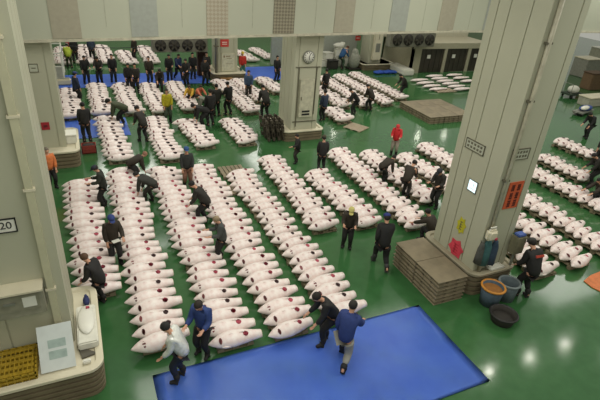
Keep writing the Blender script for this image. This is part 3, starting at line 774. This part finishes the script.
for s in (-.7, .7):
    bm = bmesh.new(); bm_cyl(bm, (s, -.3, .11), (s, .3, .11), .1, n=12); part('wheel', bm, M_black, tg)
bm = bmesh.new(); bm_ell(bm, Vector((.3, 0, .4)), (.8, .33, .16)); part('blue_cloth', bm, cloth((52, 76, 140)), tg)
bm = bmesh.new(); bm_ell(bm, Vector((-.1, -.1, .48)), (.55, .2, .14)); part('bundle', bm, M_styro, tg)

# ------------------------------------------------------------------ ceiling lamps that reflect in the wet floor
def lamp(x, y, lab):
    e = thing('ceiling_lamp', lab, 'lamp', (x, y, 11), 0, 'ceiling lamps')
    bm = bmesh.new(); bm_cyl(bm, (0, 0, 0), (0, 0, .25), .28, .12, n=20); part('housing', bm, M_steel, e)
    bm = bmesh.new(); bm_cyl(bm, (0, 0, -.03), (0, 0, -.001), .19, n=20); part('lens', bm, MATS.get('lamp_lens') or mat('lamp_lens', (255, 250, 235), .4, .01, 1, emit=75), e)
for x, y, lb in ((10.16, 44, 'far left of centre, glinting between second tuna blocks'), (12.73, 44.7, 'far centre, glinting above the fifth long row'), (27.4, 48.3, 'far, glinting right of the clock pillar base'),
              (18.4, 12.3, 'near, glinting at the right corner of large tarpaulin'), (21.5, 12.3, 'near, middle glint at the lower right'), (24.4, 12.3, 'near, rightmost glint at the lower right'),
              (37, 44.4, 'far right, glinting above the red jacket'), (41, 44.2, 'far right, glinting just left of the big pillar')):
    lamp(x, y, 'ceiling lamp '+lb)

# ------------------------------------------------------------------ people
def skin_mesh(name, verts, edges, radii, root=0, sub=1):
    me = bpy.data.meshes.new(name); me.from_pydata([tuple(v) for v in verts], edges, [])
    o = bpy.data.objects.new(name, me); col.objects.link(o)
    sk = o.modifiers.new('s', 'SKIN'); sk.use_smooth_shade = True
    for i, r in enumerate(radii):
        d = me.skin_vertices[0].data[i]; d.radius = r if isinstance(r, tuple) else (r, r); d.use_root = (i == root)
    ss = o.modifiers.new('u', 'SUBSURF'); ss.levels = sub
    dg = bpy.context.evaluated_depsgraph_get(); dg.update()
    out = bpy.data.meshes.new_from_object(o.evaluated_get(dg)); out.name = name
    bpy.data.objects.remove(o)
    out.materials.clear(); out.materials.append(M_skin)
    return out
class Sk:
    def __init__(s): s.v = []; s.e = []; s.r = []
    def add(s, p, r, par=None):
        s.v.append(Vector(p)); s.r.append(r)
        if par is not None: s.e.append((par, len(s.v)-1))
        return len(s.v)-1
def pose_meshes(name, lean=4, head=5, arms=((8, 18, .12), (8, 18, .12)), legs=((0, 0), (0, 0)), hipz=.88, hipback=0):
    """arms: (upper forward angle, forearm forward angle, outward) for left,right; legs: (foot forward, foot lift)"""
    hip = Vector((0, hipback, hipz)); L = R(lean)
    up = Vector((0, math.sin(L), math.cos(L)))
    waist = hip+up*.16; chest = hip+up*.38; neck = hip+up*.52
    hl = R(lean*.75+head); hup = Vector((0, math.sin(hl), math.cos(hl)))
    nk2 = neck+hup*.07; hd = nk2+hup*.1; crown = hd+hup*.1
    hf = Vector((0, math.cos(hl), -math.sin(hl)))
    J = []; out = {}
    armj = []
    for s, (a1, a2, o1) in zip((-1, 1), arms):
        sh = hip+up*.48+Vector((s*.175, 0, 0))
        el = sh+Vector((s*o1, math.sin(R(a1)), -math.cos(R(a1)))).normalized()*.28
        wr = el+Vector((-s*o1*.6, math.sin(R(a2)), -math.cos(R(a2)))).normalized()*.25
        armj.append((s, sh, el, wr, (wr-el).normalized()))
    legj = []
    for s, (fw, lift) in zip((-1, 1), legs):
        h = hip+Vector((s*.09, 0, -.04)); an = Vector((s*.12, fw, .09+lift))
        d = an-h; Lg = .84; k = max(0, (Lg/2)**2-(d.length/2)**2)**.5
        fwd = Vector((0, 1, 0)); fwd = (fwd-d.normalized()*fwd.dot(d.normalized())).normalized()
        kn = (h+an)/2+fwd*k*.95; toe = an+Vector((s*.02, .17, -.045))
        legj.append((s, h, kn, an, toe))
    b = Sk(); i0 = b.add(hip, .07); i1 = b.add(waist, .08, i0); i2 = b.add(chest, (.13, .1), i1); i3 = b.add(neck, .058, i2); i4 = b.add(nk2, .052, i3)
    i5 = b.add(hd, (.078, .092), i4); i6 = b.add(crown-hup*.02, (.06, .07), i5)
    nn = b.add(hd-hup*.01+hf*.1, .016, i5)
    for s in (-1, 1): b.add(hd+Vector((s*.085, 0, 0)), .016, i5)
    for s, sh, el, wr, fd in armj:
        a = b.add(sh, .05, i2); c = b.add(el, .038, a); d = b.add(wr, .027, c)
        palm = b.add(wr+fd*.07, (.036, .016), d)
        side = Vector((s, 0, 0)); dn = fd.cross(side).normalized()
        b.add(wr+fd*.06-side*.05+dn*.01, .011, d)
        for q, (off, ln) in enumerate(((-.03, .075), (-.01, .085), (.01, .08), (.03, .06))):
            f1 = b.add(wr+fd*.1+side*off, .0095, palm); b.add(wr+fd*(.1+ln)+side*off*1.1+dn*.02, .008, f1)
    for s, h, kn, an, toe in legj:
        a = b.add(h+(kn-h)*.2, .06, i0); c = b.add(kn, .05, a); d = b.add(an, .032, c); b.add(an+(toe-an)*.6, .024, d)
    out['body'] = skin_mesh(name+'_body', b.v, b.e, b.r)
    j = Sk(); i0 = j.add(hip-up*.16, (.2, .165)); i1 = j.add(waist, (.19, .155), i0); i2 = j.add(chest, (.22, .16), i1); i3 = j.add(neck-up*.02, (.1, .085), i2)
    j.add(neck+hup*.02, .075, i3)
    for s, sh, el, wr, fd in armj:
        a = j.add(sh, .1, i2); c = j.add(el, .078, a); j.add(wr-fd*.01, .058, c)
    out['jacket'] = skin_mesh(name+'_jacket', j.v, j.e, j.r)
    t = Sk(); i0 = t.add(hip, (.175, .15))
    for s, h, kn, an, toe in legj:
        a = t.add(h+(kn-h)*.25, .118, i0); c = t.add(kn, .092, a); t.add(an+(kn-an)*.36, .074, c)
    out['trousers'] = skin_mesh(name+'_trousers', t.v, t.e, t.r)
    out['boots'] = []
    for s, h, kn, an, toe in legj:
        t = Sk(); i0 = t.add(an, .066); t.add(an+(kn-an)*.5, .088, i0); hl_ = t.add(an+Vector((0, .05, -.035)), (.052, .05), i0); t.add(toe+Vector((0, .03, 0)), (.05, .036), hl_)
        out['boots'].append(skin_mesh(name+'_boot', t.v, t.e, t.r))
    rot = Matrix((Vector((1, 0, 0)), hf, hup)).transposed()
    bm = bmesh.new(); bm_ell(bm, hd+hup*.035-hf*.018, (.093, .108, .1), 16, rot=rot)
    for v in bm.verts[:]:
        loc = v.co-hd
        if loc.dot(hf) > .055 and loc.dot(hup) < .06: v.co = hd+Vector((loc.x*.7, 0, 0))+hf*.03+hup*loc.dot(hup)*.5
    out['hair'] = mesh_of(name+'_hair', bm, M_ink)
    bm = bmesh.new(); bm_ell(bm, hd+hup*.075, (.102, .118, .075), 16, rot=rot); bm_ell(bm, hd+hup*.06+hf*.13, (.075, .07, .012), 12, rot=rot)
    out['cap'] = mesh_of(name+'_cap', bm, M_ink)
    eyes = []
    for s in (-1, 1):
        bm = bmesh.new(); bm_ell(bm, hd+hup*.01+hf*.083+Vector((s*.032, 0, 0)), (.012, .008, .008), 8); eyes.append(mesh_of(name+'_eye', bm, M_ink))
    out['eyes'] = eyes
    out['back'] = (hip+up*.36-Vector((0, math.cos(L), -math.sin(L)))*.168, L)
    out['hands'] = [a[3]+a[4]*.1 for a in armj]
    return out
POSES = {
 'stand': pose_meshes('stand'),
 'idle': pose_meshes('idle', 6, 18, ((20, 75, .2), (5, 12, .15)), ((.06, 0), (-.06, 0))),
 'write': pose_meshes('write', 9, 30, ((15, 88, .12), (18, 95, .12)), ((.03, 0), (-.03, 0))),
 'stoop': pose_meshes('stoop', 36, 28, ((8, 38, .06), (14, 48, .06)), ((.1, 0), (-.08, 0)), .85, -.1),
 'lean': pose_meshes('lean', 24, 22, ((5, 42, .06), (10, 36, .06)), ((.05, 0), (-.06, 0)), .87, -.06),
 'bend': pose_meshes('bend', 68, 12, ((12, 8, .08), (4, 16, .08)), ((.12, 0), (-.1, 0)), .82, -.2),
 'walk': pose_meshes('walk', 14, 14, ((-18, 25, .12), (30, 70, .12)), ((.3, 0), (-.28, .03)), .83),
 'crouch': pose_meshes('crouch', 30, 15, ((55, 60, .1), (50, 70, .1)), ((.18, 0), (.05, 0)), .42, -.12),
}
GEAR = {}
def person(px, py, pose, face, jacket, trousers, head, label, scale=1.0, headc=(32, 28, 26), boot=(34, 32, 30), dx=0, dy=0, extra=None, detail=True):
    P = POSES[pose]; g = at(px, py); z0 = 0
    e = thing('person', label, 'person', (g.x+dx, g.y+dy, 0.0 if not detail else 0.0), R(face)); e.scale = (scale*BIG,)*3
    def sub(nm, me, m):
        o = link(nm, me, e); o.material_slots[0].link = 'OBJECT'; o.material_slots[0].material = m; return o
    sub('body', P['body'], M_skin)
    sub('jacket', P['jacket'], cloth(jacket) if not isinstance(jacket, str) else MATS[jacket]); sub('trousers', P['trousers'], cloth(trousers))
    for me in P['boots']: sub('boot', me, cloth(boot))
    sub('hair', P['hair'], cloth(headc if head == 'hair' else (36, 30, 26)))
    if head == 'cap': sub('cap', P['cap'], cloth(headc))
    if detail:
        for me in P['eyes']: sub('eye', me, M_ink)
    if extra: extra(e, P)
    return e
def sheet_in_hand(e, P):
    p = (P['hands'][0]+P['hands'][1])/2
    pass
K = (34, 33, 32); K2 = (46, 43, 38); NB = (38, 50, 84); BR = (52, 44, 34); BK = (30, 29, 28)
mat('silver_reflective', (232, 233, 226), .32, .1, 14, .6, metal=.1)
def red_text(e, P):
    c, L = P['back']
    bm = bmesh.new()
    for k in range(5): bm_box(bm, Vector((-.1+.05*k, c.y-.005, c.z+.05)), (.036, .03, .055), Matrix.Rotation(-L, 3, 'X'))
    part('lettering', bm, cloth((196, 74, 54)), e, 'red lettering across the back')
# foreground
BIG = 1.0
person(102, 306, 'lean', 60, K, BK, 'hair', 'person with brown hair in black jacket leaning over leftmost tuna row', 1.02, (96, 70, 52), dx=.0, dy=.05)
person(116, 263, 'idle', 190, BR, K, 'cap', 'person in dark brown jacket and blue cap standing in first green aisle', 1.04, (44, 62, 120))
person(204, 353, 'write', 140, (44, 66, 122), BK, 'hair', 'person in bright blue jacket looking down, right of second long row', 1.08, (44, 36, 30))
person(182, 379, 'lean', 70, 'silver_reflective', (34, 38, 54), 'hair', 'person in shiny silver jacket bending over nearest tuna by the tarpaulin', 1.06, (38, 36, 34))
person(326, 342, 'stoop', 82, K, BK, 'hair', 'person in black jacket bending left at the end of fifth row', 1.12, (34, 28, 24))
person(341, 365, 'walk', -50, (44, 62, 120), (158, 156, 146), 'hair', 'person in blue jacket, grey trousers and black boots striding on tarpaulin', 1.14, (40, 34, 30), (34, 34, 38))
person(380, 268, 'walk', -20, K, BK, 'cap', 'person in black with blue cap walking away, left of pallet stack', 1.16, (40, 52, 116), (60, 60, 58))
person(346, 247, 'write', 150, BR, BK, 'cap', 'person in dark coat and yellow-white cap at end of shorter row', 1.0, (206, 196, 120))
person(321, 172, 'stand', -15, K, BK, 'cap', 'person all in black standing upright right of the clock pillar base', 1.02, (70, 66, 48))
person(297, 163, 'idle', 80, K, K2, 'hair', 'person in black with white cloth at waist below the clock pillar', .85, (34, 30, 28))
person(396, 157, 'write', 140, (206, 44, 48), (150, 140, 126), 'cap', 'person in bright red jacket and red cap above the tuna rows', 1.0, (206, 50, 54), dy=.25)
person(391, 181, 'bend', -80, BR, BK, 'hair', 'person in dark clothes bent double over tuna below red jacket', 1.0, dx=-.45)
person(413, 196, 'stoop', -60, BR, K2, 'cap', 'person in dark brown stooping left of the person by the pillar', 1.05, (52, 48, 44), dx=-.45)
person(434, 207, 'write', 110, K2, K, 'cap', 'person in black cap writing, beside left edge of the big pillar', 1.06, (40, 42, 48))
person(423, 238, 'crouch', 20, BR, K, 'hair', 'person crouching in shadow between tuna row and big pillar', 1.1, dy=-.3, dx=.0)
person(520, 298, 'lean', -5, K, BK, 'cap', 'person in black jacket with red back lettering, right of the tubs', 1.2, (66, 64, 60), extra=red_text, dx=.08)
person(218, 262, 'write', 85, (72, 76, 74), K, 'hair', 'person with pale hair in grey jacket between third and fourth rows', 1.0, (150, 132, 104), dx=.15)
person(197, 225, 'stoop', 60, K2, K, 'hair', 'person in black bent forward among upper third and fourth rows', 1.1, (34, 30, 28), dx=.25)
person(184, 187, 'stand', 175, (48, 52, 50), (120, 84, 66), 'cap', 'person in dark coat and blue cap at far end of third row', 1.03, (44, 80, 130), dx=.15)
person(145, 203, 'bend', 60, (52, 52, 46), K2, 'hair', 'person in dark grey bent over the second row, nearer of pair', 1.0, dx=.18)
person(136, 181, 'bend', -80, BR, K, 'hair', 'person bent to the right at far end of second row', 1.0, (150, 110, 90))
person(102, 208, 'write', 85, (44, 48, 38), K, 'cap', 'person in dark cap writing on white pad between first two rows', 1.02, (44, 48, 60), dx=.15)
person(53, 188, 'stand', 200, (222, 126, 70), K, 'hair', 'person in orange jacket beside the far left pillar', 1.0, (120, 110, 96))
# middle
BIG = 1.08
person(88, 142, 'stand', 10, K, K, 'hair', 'person in black standing on the small blue tarpaulin', 1.05)
person(122, 126, 'bend', 80, (72, 78, 54), BK, 'cap', 'person in olive jacket bending over tuna near the small blue tarpaulin', 1.1, (40, 38, 30))
person(144, 142, 'stoop', 20, K2, K, 'cap', 'person in dark clothes stooping left of the row below yellow jacket', 1.05, (60, 62, 66))
person(168, 122, 'stand', 185, (196, 184, 40), (60, 74, 56), 'hair', 'person in bright yellow raincoat facing the camera', 1.0, (60, 52, 48))
person(203, 128, 'bend', 95, K, BK, 'hair', 'person in black bending right of the yellow raincoat, nearest of the group', 1.05)
person(204, 117, 'bend', 90, (132, 132, 118), K2, 'hair', 'person in light grey jacket bending, right of the yellow raincoat', 1.0, (54, 44, 38), dx=.1)
person(211, 126, 'stand', 10, K, BK, 'hair', 'person in black upright at right of the grey jacketed one', 1.1)
person(229, 115, 'idle', 30, K, BK, 'hair', 'person in black holding white paper left of the blue jacketed one', 1.05)
person(248, 99, 'stand', 170, (66, 86, 116), K2, 'hair', 'person in blue jacket among tuna left of the clock pillar', 1.0)
person(265, 119, 'stoop', 5, K2, BK, 'hair', 'person in black behind the pallets stood on edge', 1.15)
person(217, 116, 'stand', 0, K2, BK, 'hair', 'person in dark clothes between grey jacket and white paper holder', 1.0)
person(191, 103, 'crouch', 150, (210, 166, 56), K2, 'hair', 'person in yellow-orange top bent low in the middle crowd', .95, (60, 50, 44))
person(199, 102, 'crouch', 200, (216, 120, 90), K2, 'hair', 'person in salmon pink top bent low in the middle crowd', .9, (60, 44, 40))
person(78, 104, 'stand', -70, (44, 52, 76), K, 'cap', 'person in dark blue with yellow armband beside the far left rows', 1.0, (50, 66, 120))
# far band, standing on the long blue tarpaulin
FB = [(87, 84, K, 'arms folded, leftmost on the long tarpaulin', 'idle', 190), (100.5, 84, K2, 'second from left on the long tarpaulin', 'write', 170), (114, 82, K, 'third from left on the long tarpaulin', 'stand', 180),
      (130, 92, K, 'left one of the close pair before the long tarpaulin', 'idle', 180), (137, 92.5, K2, 'right one of the close pair before the long tarpaulin', 'stand', 160), (150, 84, BR, 'just right of the close pair on tarpaulin', 'stand', 185),
      (160, 93, K2, 'standing at the head of fourth middle row', 'stoop', 180), (170, 81, K, 'with arms out under the left cooler fan', 'idle', 170), (178, 79, NB, 'in navy blue under the left cooler', 'walk', 200),
      (187, 86, K, 'in the middle of the crowd under left cooler', 'idle', 150), (193, 79, BK, 'behind the crowd under left cooler', 'stand', 180), (205, 85, K, 'with white gloves left of far pillar', 'idle', 185),
      (207, 78, K2, 'against the pipe left of far pillar', 'stand', 170), (276, 81, K, 'standing at left of the clock pillar on blue sheet', 'stand', 190), (136, 61, BR, 'with fair hair by the farthest rows', 'stand', 120),
      (93, 61, (58, 70, 92), 'in slate blue between farthest rows', 'stand', 0), (76, 63, BK, 'in black behind the lime jacket', 'stand', 0), (325, 96, K, 'in black right of the clock', 'stand', 10),
      (323, 121, (52, 62, 84), 'in slate blue jacket right of the clock pillar', 'stand', 20), (354, 115, K, 'in black bending over tuna right of clock pillar', 'stoop', 60), (369, 111, BR, 'in dark brown between tuna rows right of clock pillar', 'stoop', 20),
      (402, 97, K2, 'in dark clothes at the end of last middle row', 'stoop', 80), (591, 186, K2, 'in dark clothes at right edge beside short tuna row', 'stoop', 60), (597, 166, K2, 'in dark clothes at right edge, upper one', 'stand', 90), (586, 138, K, 'dark with white gloves near the right edge', 'stoop', 90), (595, 203, BR, 'dark brown, crouched at the far right tuna row', 'crouch', 80)]
hc = {(136, 61): (196, 160, 110)}
for px, py, c, lab, pose, fc in FB:
    person(px, py, pose, fc, c, BK, 'hair', 'person in dark clothes '+lab if 'in ' not in lab[:4] and 'dark' not in lab[:6] else 'person '+lab, 1.0, hc.get((px, py), (34, 30, 28)), detail=False)
person(70, 68, 'stoop', 0, (180, 196, 60), (70, 80, 50), 'cap', 'person in lime yellow jacket beside the white rack', 1.0, (200, 196, 180), detail=False)
person(72, 59, 'stand', 0, (176, 44, 50), K, 'hair', 'person in red top at the far left behind the lime jacket', 1.0, detail=False)
person(242, 77, 'stand', 180, (196, 50, 40), (60, 110, 96), 'cap', 'person in red top and teal trousers right of the far pillar', 1.0, (214, 190, 60), detail=False)
person(341, 69, 'stoop', -80, (40, 84, 130), (60, 80, 60), 'hair', 'person in bright blue by the white sacks at the back wall', 1.15, (90, 60, 44), detail=False)

# a white pad in the hands of the two who write nearest
def pad(px, py, z, lab):
    p = at(px, py, z); o = link('writing_pad', mesh_of('writing_pad', boxes(((0, 0, 0), (.22, .15, .015))), M_white), loc=p, rotz=R(20)); tag(o, lab, 'pad')
pad(94.5, 176.5, 1.15, 'white writing pad held by the person between first two rows')
pad(116, 241, 1.0, 'white paper held by the person in blue cap in first aisle')
